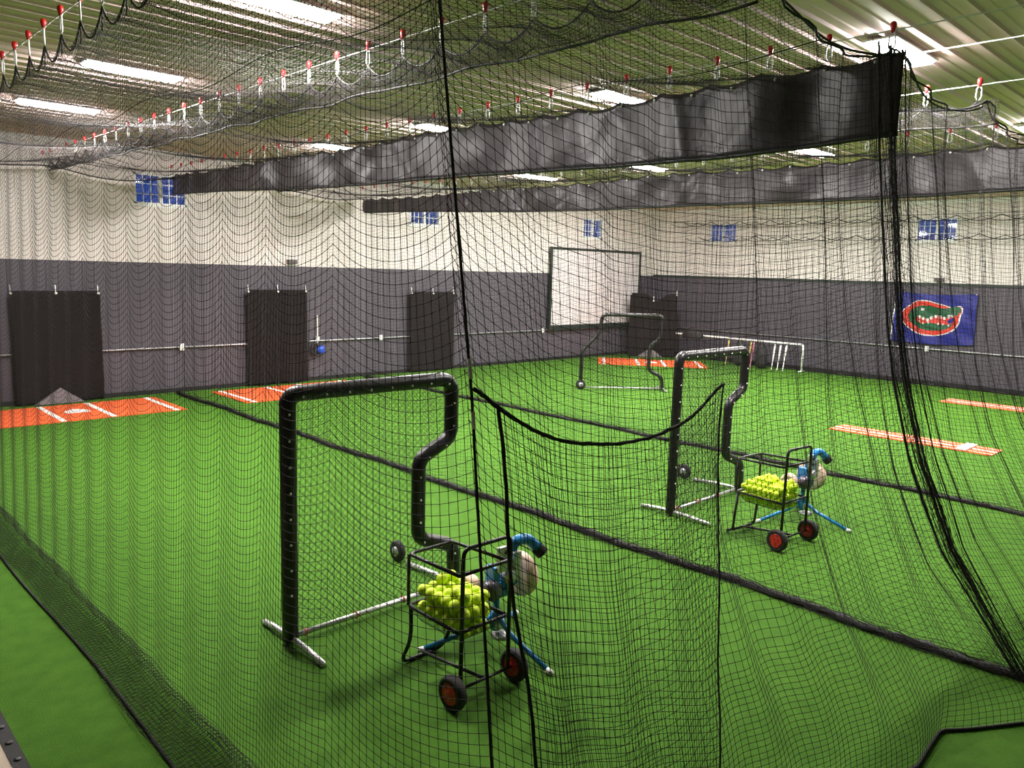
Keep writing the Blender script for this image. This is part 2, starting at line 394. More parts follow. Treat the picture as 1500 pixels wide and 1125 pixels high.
# skirt lying on the floor, several gathered layers
lines = []
for L in range(3):
    u = np.arange(4.0, 18.2, .05)+L*.017; v = np.linspace(0, 1, 11)
    UU, VV = np.meshgrid(u, v, indexing='ij')
    Xs = 1.93-.33*VV+.02*np.sin(UU*3.1+L)-.02*VV*np.cos(UU*1.3); Zs = .012+.010*L+.012*np.sin(UU*9+VV*7+L*2)**2+.02*np.exp(-((VV-.15)/.12)**2)
    lines += gridlines(np.stack([Xs, UU, Zs], -1))
strands('floor_skirt', lines, .0016, M['twine'], side).location = (-1.9, -10, 0)
b = MB(); b.tube([(1.60+.02*math.sin(y*1.3)-1.9, y-10, .012) for y in np.arange(3.6, 18.2, .1)], .010, 6); b.build('hem_rope', M['rope'], side)
def scallop_rope(mb, x, ys, z, drop, r, axis='y', pos=0, n=10):
    pts = []
    for a, c in zip(ys, ys[1:]):
        for k in range(n):
            t = k/n; pts.append((x, a+(c-a)*t, z-drop*(c-a)/.55*4*t*(1-t)))
    pts.append((x, ys[-1], z)); mb.tube(pts, r, 6)
b = MB(); scallop_rope(b, 2.07-1.9, [y-10 for y in ys], CLZ, .18, .0075); b.build('top_rope', M['rope'], side)
b = MB()
for y in ys[1:]: b.tube([(2.07-1.9, y-10, CLZ), (2.065-1.9, y-10, CLZ-.18)], .004, 5)
b.build('clip_cords', M['rope'], side)

# end nets (X running) -------------------------------------------------
def S_low(X, a, bb, dep):
    q = np.where(X < a+1.9, 1-np.exp(-(X-a)/.5), 0)
    right = np.clip(1-((X-(a+1.9))/(bb-a-1.9))**2, 0, 1)
    return dep*np.where(X < a+1.9, q, right*(1-math.exp(-1.9/.5)))
def S_top(X, anchors, dep):
    s, t, wd_ = scal(X, anchors); return dep*s
CORN = [(5.2, 2.72), (4.15, 2.62), (2.7, 2.42), (2.25, 2.33), (1.6, 2.14), (.9, 1.84), (0, 1.22)]   # z, y of the gathered corner
cz = np.array([c[0] for c in CORN][::-1]); cy = np.array([c[1] for c in CORN][::-1])
def corner_y(z): return np.interp(z, cz, cy)
def end_y(z, t): return rope_y(z)*(1-t)+corner_y(z)*t
def end_net(name, X0, X1, anchors, deptop, deplow, label, bundleR=True, tl=(0, 1), knots=True, sym=False):
    root = empty(name, ((X0+X1)/2, 1.8, 0), 0, label, 'net'); off = Vector((-(X0+X1)/2, -1.8, 0))
    n = int((X1-X0)/.047); t = np.linspace(0, 1, n); t2 = t-.055*np.sin(2*pi*t)*0+.0
    den = .032+.026*np.sin(pi*np.clip(t, 0, 1))**.7; cum = np.cumsum(1/den*0+den); cum = (cum-cum[0])/(cum[-1]-cum[0]); t2 = cum
    X = X0+(X1-X0)*t2; nz = int(CLZ/MESH)+1; d = np.arange(nz)*MESH
    st = S_top(X, anchors, deptop); sl = S_low(X, X0, X1, deplow) if not sym else deplow*4*t2*(1-t2)
    w_ = 1-np.exp(-d/.5)
    s = st[:, None]*(1-w_)[None]+sl[:, None]*w_[None]
    z = CLZ-d[None]-s*np.clip((CLZ-d)/1.5, 0, 1)[None]+s*0
    z = np.clip(z, .012, None)
    tt_ = tl[0]+(tl[1]-tl[0])*t2[:, None]+0*z
    Yv = end_y(z, np.clip(tt_, 0, 1))
    Yv = Yv+.05*np.sin(X*5.1)[:, None]*np.sin(z*1.3)+.03*np.sin(X*13)[:, None]
    Xv = X[:, None]+.04*np.sin(z*1.7+X[:, None]*2)*np.sin(pi*t2)[:, None]
    bulge = .14*np.exp(-((z-.6)/.7)**2)*np.sin(pi*t2)[:, None]; Yv = Yv-bulge
    if not sym:
        Xv = Xv+(rope_x(z)-X0)*np.clip(1-t2*2.2, 0, 1)[:, None]**2
        hem = np.interp(X, [2, 4.4, 5.08, 5.5, 5.64, 5.8, 6.17, 6.9], [2.0, 1.6, 1.42, 1.45, 1.456, 1.33, 1.09, .80])[:, None]
        Yv = Yv+(hem-Yv)*np.exp(-(z/.45)**2)
    P = np.stack([Xv+off.x, Yv+off.y, z], -1)
    strands('net_mesh', gridlines(P), TW, M['twine'], root, knots=P.reshape(-1, 3) if knots else None, kr=.0042)
    b = MB(); top = [(P[i, 0, 0], P[i, 0, 1], P[i, 0, 2]) for i in range(0, n, 2)]+[tuple(P[-1, 0])]; b.tube(top, .009, 6); b.build('top_rope', M['rope'], root)
    b = MB(); bot = [(P[i, -1, 0], P[i, -1, 1], .012) for i in range(0, n, 1)]; b.tube(bot, .012, 6); b.build('hem_rope', M['rope'], root)
    return root, off
e1, off1 = end_net('end_net', 2.0, 6.9, [2.0, 4.42, 6.9], .27, .58, 'large black net across the near end of the nearer lane, hung from the centre rope')
e2, off2 = end_net('end_net', 6.95, 12.0, [6.95, 9.42, 12.0], .27, .40, 'black net closing the near end of the farther lane, at right edge', tl=(1, 1), sym=True)
# the rope at the corner of the nearer lane
def rope(name, pts, r, parent, off, mt='rope', wob=.12):
    b = MB(); b.tube([Vector(p)+off for p in resample(pts, .03)], r, 6, wob=wob); return b.build(name, M[mt], parent)
z_ = np.linspace(CLZ, 0.02, 40)
rope('corner_rope', [(float(rope_x(z)), float(rope_y(z)), float(z)) for z in z_], .0065, e1, off1)
for dz in ((2.62, 2.70), (2.42, 2.49)):
    o = rope('cord_wrap', [(float(rope_x(z)), float(rope_y(z))-.003, float(z)) for z in dz], .0085, e1, off1, 'wplastic'); o['label'] = 'pale cord wrap'
# gathered bundle of ropes at far corner
for k, (dx, dy, r) in enumerate([(-.22, .03, .008), (-.05, 0, .010), (.08, .02, .009), (.16, -.04, .006), (-.12, .06, .005)]):
    rope('seam_rope', [(6.85+dx*min(1, z/1.5+.15), float(corner_y(z))+dy, float(z)) for z in z_], r, e1, off1)
lines = []
for k in range(26):
    ph = rng.uniform(0, 6, 3); w0 = rng.normal(0, .10)
    zz = np.linspace(CLZ, .02, 80); lines.append(np.stack([6.80+off1.x+w0*np.clip(zz/2+.2, 0, 1.2)+.015*np.sin(zz*6+ph[0]), corner_y(zz)+off1.y+.05*np.sin(zz*.9+ph[1])+.01*np.sin(zz*11+ph[2]), zz], -1))
for zk in np.arange(.1, 4.9, .03):
    a = rng.uniform(-.22, -.05); q = np.linspace(a, a+.25, 5); lines.append(np.stack([6.82+off1.x+q, corner_y(zk)+off1.y+.03*np.sin(q*30)+0*q, zk-.05*np.sin(q*20)], -1))
strands('gathered_net', lines, .0022, M['twine'], e1)
# seams crossing the lower end net (right) and door flap
def flap():
    root = empty('net_flap', (3.0, 2.3, 0), 0, 'overlapping flap of black netting hooked on a sagging rope at centre', 'net'); off = Vector((-3.0, -2.3, 0))
    tx = [2.014, 2.05, 2.10, 2.158, 2.275, 2.44, 2.62, 2.92, 3.25, 3.51, 3.72, 3.945]; tzv = [2.60, 2.565, 2.515, 2.488, 2.42, 2.34, 2.28, 2.232, 2.228, 2.268, 2.338, 2.451]
    n = 56; X = np.linspace(2.014, 3.945, n); tz = np.interp(X, tx, tzv); tz = np.convolve(np.pad(tz, 2, 'edge'), np.ones(5)/5, 'valid'); u = (X-2.014)/1.931
    nz = 46; d = np.linspace(0, 1, nz)
    Z = tz[:, None]*(1-d[None])+.02*d[None]; Z = np.clip(Z-.10*np.sin(pi*u)[:, None]*np.sin(pi*d)[None], .012, None)
    Xv = X[:, None]+(tz[:, None]-Z)*(.11-.33*u)[:, None]+.012*np.sin(Z*6+X[:, None]*9)
    Yv = end_y(Z, np.clip((Xv-2.0)/4.9, 0, 1))+.02*np.sin(Xv*15)*np.sin(pi*d)[None]
    P = np.stack([Xv+off.x, Yv+off.y, Z], -1); i0 = int(np.argmin(abs(X-2.158)))
    strands('net_mesh', gridlines(P[i0:]), TW, M['twine'], root, knots=P[i0:].reshape(-1, 3), kr=.0042)
    b = MB(); b.tube(resample([tuple(P[i, 0]) for i in range(n)], .02), .0085, 7, wob=.35); b.build('top_rope', M['rope'], root)
    b = MB(); b.tube(resample([tuple(P[i0, j]) for j in range(nz)], .03), .0085, 6, wob=.2); b.build('edge_rope', M['rope'], root)
    b = MB(); b.tube(resample([tuple(P[-1, j]) for j in range(nz)], .03), .0055, 6, wob=.2); b.build('edge_rope', M['rope'], root)
flap()

# divider nets ------------------------------------------------------------
def divider(x, label, y0=2.7, sp=.05, heap=.035, yend=18.2, tw=TW, ztop=4.3):
    root = empty('divider_net', (x, 10, 0), 0, label, 'net')
    cols = np.arange(y0, yend, sp); d = np.arange(0, ztop, MESH)
    s, t, _ = scal(cols, clipY[2])
    z = ztop-d[None]-.05*s[:, None]-.03*np.sin(cols*1.1)[:, None]; z = np.clip(z, .03, None)
    Xv = .04*np.cos(2*pi*t)[:, None]*np.clip(1.4-z/3, .3, 1)+.05*np.sin(cols*.8)[:, None]*(z/ztop)+0*z
    Yc = cols[:, None]-10+0*z
    if y0 < 3:   # near edge leans out with the gathered corner
        Yc = Yc+np.clip(1-(cols-y0)/1.0, 0, 1)[:, None]*(corner_y(z)-2.65)
    P = np.stack([Xv, Yc, z], -1)
    strands('net_mesh', gridlines(P), tw, M['twine'], root)
    b = MB(); pts = [(.03*math.sin(y*2.1)+.02*math.sin(y*7), y-10, heap*.8) for y in np.arange(y0-(1.5 if y0 < 3 else 0), yend, .07)]
    b.tube(pts, [heap*(1+.25*math.sin(i*1.9)+.15*math.sin(i*.7)) for i in range(len(pts))], 8); b.build('floor_hem', M['rope'], root)
    # loose strands spilling around the hem
    lines = []
    for k in range(40):
        yy = np.linspace(y0-(1.4 if y0 < 3 else 0), yend, 420)+rng.uniform(-.05, .05); lines.append(np.stack([rng.normal(0, heap*1.0)+.03*np.sin(yy*rng.uniform(2, 9)+k)+.03*np.sin(yy*2.1), yy-10, .01+abs(rng.normal(0, heap))+.012*np.sin(yy*17+k)], -1))
    strands('loose_mesh', lines, .0022, M['twine'], root)
    return root
divider(6.85, 'black divider net between the two ball carts, its dark hem crossing the turf', heap=.035)
divider(11.98, 'black divider net behind the farther ball cart, hem lying on the turf', heap=.03)
divider(25.05, 'black net hanging in front of the right wall', y0=4.0, sp=.07, heap=.03, yend=17.0, ztop=4.95)
# swags of the net by the right wall
b = MB()
for z, ph in ((4.98, 0), (4.45, .5)):
    ysr = list(np.arange(3+ph, 17.2, 1.15)); scallop_rope(b, 24.95, ysr, z, .075, .012)
    scallop_rope(b, 24.90, [y+.5 for y in ysr], z-.05, .06, .010)
b.tube([(25.0, 3, 5.02), (25.0, 17.3, 5.02)], .008, 6)
tag(b.build('net_swag', M['rope']), 'drooping black swags of rope high before the right wall', 'rope')

# roof nets ---------------------------------------------------------------
def roof(x0, xm, x1, ycl, label, y1=18.1):
    root = empty('roof_net', ((x0+x1)/2, 10, 4.9), 0, label, 'net')
    xs = np.concatenate([np.linspace(x0, xm, int((xm-x0)/.05), endpoint=False), np.linspace(xm, x1, int((x1-xm)/.05))]); ysn = np.arange(2.72, y1, .05)
    XX, YY = np.meshgrid(xs, ysn, indexing='ij')
    s, t, _ = scal(ysn, ycl)
    half = np.where(XX < xm, (XX-x0)/(xm-x0), (XX-xm)/(x1-xm)); sag = 4*half*(1-half)
    de = np.minimum(half*(xm-x0), (1-half)*(xm-x0))
    Z = CLZ-.20*sag-.15*s[None]*np.exp(-de/.25)-.05*sag*np.sin(YY*2.2+XX)
    YY = YY+.04*np.sin(XX*3+YY)
    P = np.stack([XX-(x0+x1)/2, YY-10, Z-4.9], -1)
    strands('net_mesh', gridlines(P), .0018, M['twine'], root)
    b = MB()
    for i in (len(xs)//4, len(xs)//2+4, 3*len(xs)//4):
        if i != len(xs)//2+4: b.tube([tuple(P[i, j]) for j in range(0, len(ysn), 6)], .005, 5)
    b.tube([tuple(P[i, -1]) for i in range(0, len(xs), 3)], .012, 6)
    b.build('seam_rope', M['rope'], root)
    b = MB(); b.tube([tuple(P[i, 0]) for i in range(0, len(xs), 2)], .009, 6); b.build('front_rope', M['rope'], root)
    return root
roof(2.07, 4.42, 6.98, clipY[0], 'black net roof sagging over the nearer lane')
roof(7.0, 9.42, 12.05, clipY[3], 'black net roof sagging over the farther lane')
# doubled strip hanging below the 2nd and 4th cables
def strip(x, ys, dep, label):
    root = empty('net_strip', (x, 10, CLZ), 0, label, 'net'); lines = []
    u = np.arange(ys[0]-.2, 18.1, .03); s, t, _ = scal(u, ys)
    for L in range(3):
        v = np.linspace(0, 1, 9); UU, VV = np.meshgrid(u, v, indexing='ij')
        Z = -(.12*s[:, None]*(1-VV*.8))-VV*dep*(1-.06*UU/3)+.015*np.sin(UU*4+L*2)*VV
        Xs = (L-.5)*.08*np.sin(pi*VV)+.02*np.sin(UU*7+L*3)
        lines += gridlines(np.stack([Xs, UU-10+.012*L, Z], -1))
    strands('net_mesh', lines, .0012, M['twine'], root)
    b = MB(); b.tube([(.02*math.sin(y*7), y-10, -dep*(1-.06*y/3)-.03+.015*math.sin(y*4)) for y in np.arange(ys[0]-.2, 18.1, .08)], .010, 6); b.build('hem_rope', M['rope'], root)
    b = MB(); scallop_rope(b, 0, [y-10 for y in ys], 0, .12, .007); b.build('top_rope', M['rope'], root)
strip(4.42, clipY[1], .26, 'doubled strip of black netting hanging under the second cable of the nearer lane')
strip(9.42, clipY[3], .22, 'doubled strip of black netting hanging under the middle cable of the farther lane')

# vinyl bands -------------------------------------------------------------
def band(x, y0, y1, zt, zb, label, seed, ngrom=26):
    root = empty('vinyl_band', (x, 10, zb), 0, label, 'vinyl band')
    nu, nv = 420, 14; u = np.linspace(y0, y1, nu); v = np.linspace(0, 1, nv); s, t, _ = scal(u, clipY[2])
    r2 = np.random.RandomState(seed); f = np.zeros(nu)
    for k in range(14): f += r2.uniform(.006, .022)*np.sin(u*r2.uniform(.8, 9)+r2.uniform(0, 6))
    sharp = np.zeros(nu)
    for k in range(16):
        c = r2.uniform(y0, y1); sharp += r2.uniform(-.05, .05)*(.3 if c < y0+2.5 else 1)*np.exp(-((u-c)/r2.uniform(.05, .16))**2)
    g = np.zeros((nu, nv))
    for k in range(12):
        c = r2.uniform(y0, y1); sl = r2.uniform(-.9, .9); g += r2.uniform(-.03, .03)*np.exp(-((u[:, None]-c-sl*v[None])/.09)**2)
    X = (f+sharp)[:, None]*(.25+.75*np.sin(pi*np.clip(v*.9+.08, 0, 1)))[None]+g
    ztop = zt(u)-.05*s-.02*np.sin(u*1.3); zbot = zb_f(u, zb)
    Z = ztop[:, None]*(1-v)[None]+zbot[:, None]*v[None]-zb
    b = MB(); vs = np.stack([X, (u-10)[:, None]+0*Z, Z], -1).reshape(-1, 3)
    b.add(vs.tolist(), [(i*nv+j, i*nv+j+1, (i+1)*nv+j+1, (i+1)*nv+j) for i in range(nu-1) for j in range(nv-1)])
    o = b.build('vinyl_sheet', M['vinyl'], root); sm = o.modifiers.new('t', 'SOLIDIFY'); sm.thickness = .004
    b = MB(); b.tube([(float(X[i, -1]), u[i]-10, float(Z[i, -1])) for i in range(0, nu, 3)], .022, 7); b.build('bottom_hem', M['vinylrod'], root)
    g0 = None
    for k in range(ngrom):
        i = int((k+.5)/ngrom*nu*.75)
        if g0 is None:
            bb = MB(); bb.lathe([(.013, -.012), (.017, 0), (.013, .012)], 10, 0, Matrix.Rotation(pi/2, 4, 'Y')); g0 = bb.build('grommet', M['wplastic'], root); q = g0
        else: q = g0.copy(); COL.objects.link(q); q.parent = root
        q.location = (float(X[i, 0])-.012, u[i]-10, float(Z[i, 0])-.035)
    return root
def zb_f(u, zb): return zb+.012*np.sin(u*.9)+np.interp(u, [2, 4, 10, 18.2], [.04, -.02, .06, .30])
band(6.86, 2.60, 18.2, lambda u: np.interp(u, [2, 18.2], [4.89, 4.93]), 4.22, 'long dark grey vinyl band hung above the net between the two lanes', 3)
def zb_f(u, zb): return zb+.012*np.sin(u*.9)+np.interp(u, [2, 4, 10, 18.2], [.02, 0, 0, .22])
band(11.95, 2.2, 18.2, lambda u: np.interp(u, [2, 18.2], [4.86, 4.82]), 4.26, 'dark grey vinyl band farther back, above the second divider net', 11)

# ------------------------------------------------------------------ protective screens
def screen_mesh(poly, pl, sp=.045):
    """diamond netting clipped to polygon in (u,z)"""
    poly = np.array(poly); out = []
    def clip(c, sgn):
        xs = []
        n = len(poly)
        for i in range(n):
            a, b_ = poly[i], poly[(i+1) % n]; fa = a[1]-sgn*a[0]-c; fb = b_[1]-sgn*b_[0]-c
            if (fa < 0) != (fb < 0): t = fa/(fa-fb); xs.append(a+t*(b_-a))
        xs.sort(key=lambda p: p[0]); return [(xs[i], xs[i+1]) for i in range(0, len(xs)-1, 2)]
    for sgn in (1, -1):
        for c in np.arange(-4, 5, sp*1.414):
            for a, b_ in clip(c, sgn):
                L = np.linalg.norm(b_-a); n = max(2, int(L/.09)); tt = np.linspace(0, 1, n); q = a[None]+(b_-a)[None]*tt[:, None]
                out.append(np.stack([q[:, 0], pl+.05*np.sin(pi*tt)*min(1, L)+0*tt, q[:, 1]], -1))
    return out
def make_screen(name, loc, rz, outline, W_, rp, label, feet, meshsp, wheel=None, snaps=True, base_pipe=(0, 1)):
    root = empty(name, loc, rz, label, 'protective screen')
    path = fillet([(u, 0, z) for u, z in outline], .15 if rp < .055 else .10)
    b = MB(); b.tube(resample(path, .08), rp, 14, wob=.02); b.build('padded_frame', M['pad'], root)
    strands('screen_net', screen_mesh(outline, 0, meshsp)+screen_mesh(outline, .05, meshsp), .0016, M['twine'], root)
    b = MB(); b.tube([(outline[0][0]+.02, 0, .055), (outline[-1][0], 0, .055)], .024, 10); b.build('base_pipe', M['galv'], root)['label'] = 'bare metal base pipe'
    for (u, y0, y1) in feet:
        b = MB(); b.tube(fillet([(u, y0, .022), (u, y0*.45, .05), (u, y1*.45, .05), (u, y1, .022)], .1), .026, 10); b.build('foot', M['galv'], root)
    if snaps:
        g0 = None; pts = even(path, .21)[2:-1]
        for p in pts:
            if g0 is None:
                bb = MB(); bb.sphere((0, 0, 0), .011, 8, 5); g0 = bb.build('snap', M['wplastic'], root); q = g0
            else: q = g0.copy(); COL.objects.link(q); q.parent = root
            q.location = (p.x-.02, p.y-rp-.001, p.z-.02)
        for k, u in enumerate((.13, .62, 1.12)):
            bb = MB(); bb.tube([(u, .03*math.cos(a), .055+.03*math.sin(a)) for a in np.linspace(0, 2*pi, 13)[:-1]], .005, 5, closed=True)
            bb.build('tie', M['red'], root)['label'] = 'red tie around the base pipe'
    if wheel:
        for (u, y, r, hm) in wheel:
            Mx = Matrix.Translation((u, y, r)) @ Matrix.Rotation(pi/2, 4, 'Y' if hm == 'x' else 'X')
            b = MB(); b.lathe([(r*.5, -.03), (r*.85, -.035), (r, -.02), (r, .02), (r*.85, .035), (r*.5, .03)], 20, 0, Mx); wh = b.build('wheel', M['tyre'], root)
            b = MB(); b.lathe([(r*.15, -.04), (r*.48, -.036), (r*.48, .036), (r*.15, .04)], 16, 0, Mx); b.build('hub', M['silver'], wh)
    return root
# outline of the notched screens in (u,z), u=0 at the left post
OUT = [(0, .03), (0, 1.99), (.05, 2.05), (1.57, 2.05), (1.65, 1.98), (1.65, 1.50), (1.28, 1.34), (1.28, .60), (1.70, .44), (1.72, .03)]
sx, sy = 2.90, 5.48
make_screen('pitching_screen', (sx, sy, 0), 0, OUT, 1.8, .066, 'black padded notched screen standing behind the nearer ball cart', [(0, -.52, .45), (1.72, -.5, .75)], .048, wheel=[(1.72, .92, .11, 'x')])
sx2 = 8.22
make_screen('pitching_screen', (sx2, sy, 0), 0, [(u*.98, z) for u, z in OUT], 1.7, .062, 'black padded notched screen standing behind the farther ball cart', [(0, -.58, .45), (1.69, -.5, .75)], .05, wheel=[(1.69, .92, .11, 'x')])
# far screen seen face on
A, Bp = Vector((15.45, 13.31, 0)), Vector((17.15, 11.91, 0)); ang = math.atan2(Bp.y-A.y, Bp.x-A.x); Lw = (Bp-A).length
OUT3 = [(0, .03), (0, 1.02), (.46, 1.50), (.50, 1.98), (2.12, 1.98), (2.06, 1.36), (1.80, 1.20), (1.80, .52), (2.16, .38), (2.20, .03)]
make_screen('pitching_screen', A, ang, OUT3, 2.2, .05, 'black padded screen far away in front of the white board', [(2.2, -.4, .5)], .07, wheel=[(0, -.02, .13, 'y')], snaps=False)

# ------------------------------------------------------------------ ball carts
def pneu(b_t, b_h, c, r, w_):
    Mx = Matrix.Translation(c) @ Matrix.Rotation(pi/2, 4, 'Y')
    b_t.lathe([(r*.62, -w_*.35), (r*.78, -w_*.5), (r*.93, -w_*.46), (r, -w_*.2), (r, w_*.2), (r*.93, w_*.46), (r*.78, w_*.5), (r*.62, w_*.35)], 28, 0, Mx)
    b_h.lathe([(r*.10, -w_*.60), (r*.22, -w_*.58), (r*.30, -w_*.50), (r*.56, -w_*.46), (r*.60, -w_*.50), (r*.625, -w_*.40), (r*.625, w_*.40), (r*.56, w_*.46), (r*.3, w_*.5), (r*.1, w_*.6)], 24, 0, Mx)
def make_cart(loc, rz, label, W_=.46, D=.64, open_feet=False):
    root = empty('ball_cart', loc, rz, label, 'ball cart'); r = .0155; wr = .125
    x0, x1 = 0, W_; zt, zl = .95, .53
    b = MB(); b.tube(fillet([(x0, 0, wr), (x0+.005, 0, 1.15), (x1-.005, 0, 1.15), (x1, 0, wr)], .07), r, 10); b.build('handle_frame', M['tube'], root)
    b = MB(); b.tube(fillet([(x0, .03, zt), (x0+.02, D, zt-.02), (x1-.02, D, zt-.02), (x1, .03, zt)], .06), r*.9, 10); b.tube([(x0, .03, zt), (x1, .03, zt)], r*.9, 10); b.build('top_rim', M['tube'], root)
    b = MB(); b.tube(fillet([(x0, .03, zl), (x0+.01, D, zl), (x1-.01, D, zl), (x1, .03, zl)], .05), r*.9, 10); b.tube([(x0, .03, zl), (x1, .03, zl)], r*.9, 10); b.build('basket_rim', M['tube'], root)
    b = MB()
    for x in (x0+.02, x1-.02): b = MB(); b.tube([(x, D, zl), (x, D, zt-.02)], r*.9, 8); b.build('corner_post', M['tube'], root)
    b = MB()
    if open_feet:
        for x in (x0+.03, x1-.03): b.tube(fillet([(x, D-.02, zl), (x, D+.02, .05), (x, D+.10, .016)], .05), r, 8)
        b.tube([(x0+.03, D+.02, .045), (x1-.03, D+.02, .045)], r, 8)
    else:
        b.tube(fillet([(x0+.03, D-.02, zl), (x0+.03, D-.02, .25), (x0+.02, D+.10, .018), (x1-.02, D+.10, .018), (x1-.03, D-.02, .25), (x1-.03, D-.02, zl)], .10), r, 10)
    b.tube([((x0+x1)/2, D+.08 if not open_feet else D+.02, .045), ((x0+x1)/2, 0, wr)], r*.9, 8); b.build('rear_leg', M['tube'], root)
    b = MB(); b.tube([(x0-.09, 0, wr), (x1+.09, 0, wr)], .012, 10); b.build('axle', M['tube'], root)
    for x in (x0-.07, x1+.07):
        t, h = MB(), MB(); pneu(t, h, Vector((x, 0, wr)), wr, .075); wo = t.build('wheel', M['tyre'], root); h.build('hub', M['hubred'], wo)
    # mesh bag
    n = 22; uu_ = np.linspace(0, 1, n); vv = np.linspace(0, 1, 26); UU, VV = np.meshgrid(uu_, vv, indexing='ij')
    bowl = (1-(2*UU-1)**6)*(1-(2*VV-1)**6)
    P = np.stack([x0+.008+UU*(W_-.016), .035+VV*(D-.04), zl-.13*bowl**.8], -1)
    strands('net_bag', gridlines(P), .0013, M['twine'], root)
    return root
def fill_balls(cart, d, layers, label, group, W_, D):
    """heap of balls in the cart's basket, in world space"""
    r = d/2; rz = cart.rotation_euler.z; base = Vector(cart.location); pr = None
    zl = .53-.118+r; dz = d*.715
    for L in range(layers):
        nx = int(W_/d)+2; ny = int(D/d)+2
        for i in range(nx):
            for j in range(ny):
                x = W_/2+(i-nx//2+(L % 2)*.5)*d; y = D/2+(j-ny//2+(L % 2)*.5)*d
                if x < r+.012 or x > W_-r-.012 or y < r+.045 or y > D-r-.012: continue
                q = max(abs(x-W_/2)/(W_/2), abs(y-D/2)/(D/2))
                if L == 0 and q > .80: continue
                if q > 1.12-.13*max(0, L-1)+.10*math.sin(i*2.3+j*1.7+L): continue
                if L >= layers-1 and random.random() < .55: continue
                z = zl+L*dz
                p = Matrix.Rotation(rz, 4, 'Z') @ Vector((x, y, z+random.uniform(0, .001)))
                if pr is None:
                    b = MB(); b.sphere((0, 0, 0), r, 18, 12); pr = b.build('softball', M['ball']); o = pr
                else: o = pr.copy(); COL.objects.link(o)
                o.location = base+p; o.rotation_euler = (random.uniform(0, 6), random.uniform(0, 6), 0); tag(o, label, 'ball', group)
c1 = make_cart((3.34, 3.87, 0), 0, 'black wheeled ball cart with red hubs, the nearer one with large yellow balls')
fill_balls(c1, .092, 5, 'yellow ball heaped in the basket of the nearer ball cart', 'balls in the nearer cart', .46, .64)
c2 = make_cart((8.13, 3.93, 0), -.09, 'black wheeled ball cart with red hubs, the farther one with small yellow balls', W_=.50, D=.64, open_feet=True)
fill_balls(c2, .072, 6, 'small yellow ball heaped in the basket of the farther ball cart', 'balls in the farther cart', .50, .64)

# ------------------------------------------------------------------ pitching machines
def make_machine(loc, label):
    root = empty('pitching_machine', loc, 0, label, 'pitching machine')
    for a in (150, 270, 30):
        d = Vector((math.cos(math.radians(a)), math.sin(math.radians(a)), 0))
        b = MB(); b.tube(fillet([d*.04+Vector((0, 0, .26)), d*.16+Vector((0, 0, .17)), d*.60+Vector((0, 0, .026))], .06), .021, 10); lg = b.build('leg', M['blue'], root)
        b = MB(); b.tube([d*.585+Vector((0, 0, .030)), d*.635+Vector((0, 0, .020))], .024, 10); b.build('leg_tip', M['wplastic'], lg)
    b = MB(); b.tube([(0, 0, .14), (0, 0, .50)], .026, 12); b.lathe([(.05, .16), (.055, .2), (.055, .27), (.04, .30)], 16); b.build('post', M['blue'], root)
    b = MB(); b.box(-.045, .045, -.065, -.035, .17, .24); b.build('hub_label', M['silver'], root)
    # body
    b = MB(); b.box(-.09, .13, -.07, .09, .44, .50); b.box(-.06, .18, -.05, .07, .50, .56); b.box(.05, .16, -.06, .03, .50, .74); b.box(-.08, -.02, -.06, .06, .5, .7); b.build('body_bracket', M['blue'], root, bevel=.008)
    b = MB(); b.lathe([(.02, -.10), (.055, -.095), (.062, -.08), (.062, .06), (.05, .075), (.02, .08)], 20, 0, Matrix.Translation((.07, -.03, .60)) @ Matrix.Rotation(pi/2, 4, 'X')); b.build('motor', M['silver'], root)
    b = MB(); b.lathe([(.012, -.07), (.03, -.065), (.035, -.04), (.075, -.035), (.085, 0), (.075, .06), (.012, .062)], 20, 0, Matrix.Translation((-.12, -.05, .53)) @ Matrix.Rotation(pi/2, 4, 'X')); b.build('side_motor', M['darksteel'], root)
    b = MB(); b.box(-.06, .045, -.085, -.05, .66, .87); b.box(.10, .17, -.10, -.06, .56, .80); b.build('control_panel', M['silver'], root, bevel=.006)
    b = MB()
    for z in (.75, .82): b.lathe([(.018, 0), (.02, .012), (.008, .02)], 12, 0, Matrix.Translation((.02, -.085, z)) @ Matrix.Rotation(pi/2, 4, 'X'))
    b.build('dial', M['tyre'], root)
    for x, r, y in ((.31, .19, .05), (-.20, .10, .10)):
        Mx = Matrix.Translation((x, y, .53)) @ Matrix.Rotation(pi/2, 4, 'Y')
        b = MB(); b.lathe([(r*.45, -.045), (r*.80, -.052), (r*.96, -.040), (r, -.015), (r, .015), (r*.96, .040), (r*.80, .052), (r*.45, .045)], 32, 0, Mx); wo = b.build('throwing_wheel', M['tan'], root)
        b = MB(); b.lathe([(r*.12, -.075), (r*.28, -.052), (r*.28, .052), (r*.12, .06)], 24, 0, Mx); b.build('hub', M['silver'], wo)
    # ball chute: curved blue pipe ending in black mouth
    b = MB(); b.tube(fillet([(.10, -.05, .72), (.12, -.06, .90), (.27, -.07, .92), (.36, -.10, .80)], .09, 8), [.050]*1+[.052]*19, 16) if False else b.tube(fillet([(.12, -.02, .70), (.14, -.03, .87), (.29, -.05, .87), (.37, -.10, .77)], .09, 8), .046, 16)
    b.build('ball_chute', M['blue'], root)
    b = MB(); b.tube([(.36, -.093, .785), (.395, -.125, .735)], .058, 16, cap=False); b.tube([(.365, -.095, .78), (.37, -.10, .772)], .050, 12); b.build('chute_mouth', M['tyre'], root)
    b = MB(); b.lathe([(.02, .10), (.075, .11), (.085, .135), (.02, .15)], 20, 0, Matrix.Translation((.02, -.05, -.02))); b.build('motor_plate', M['silver'], root)
    return root
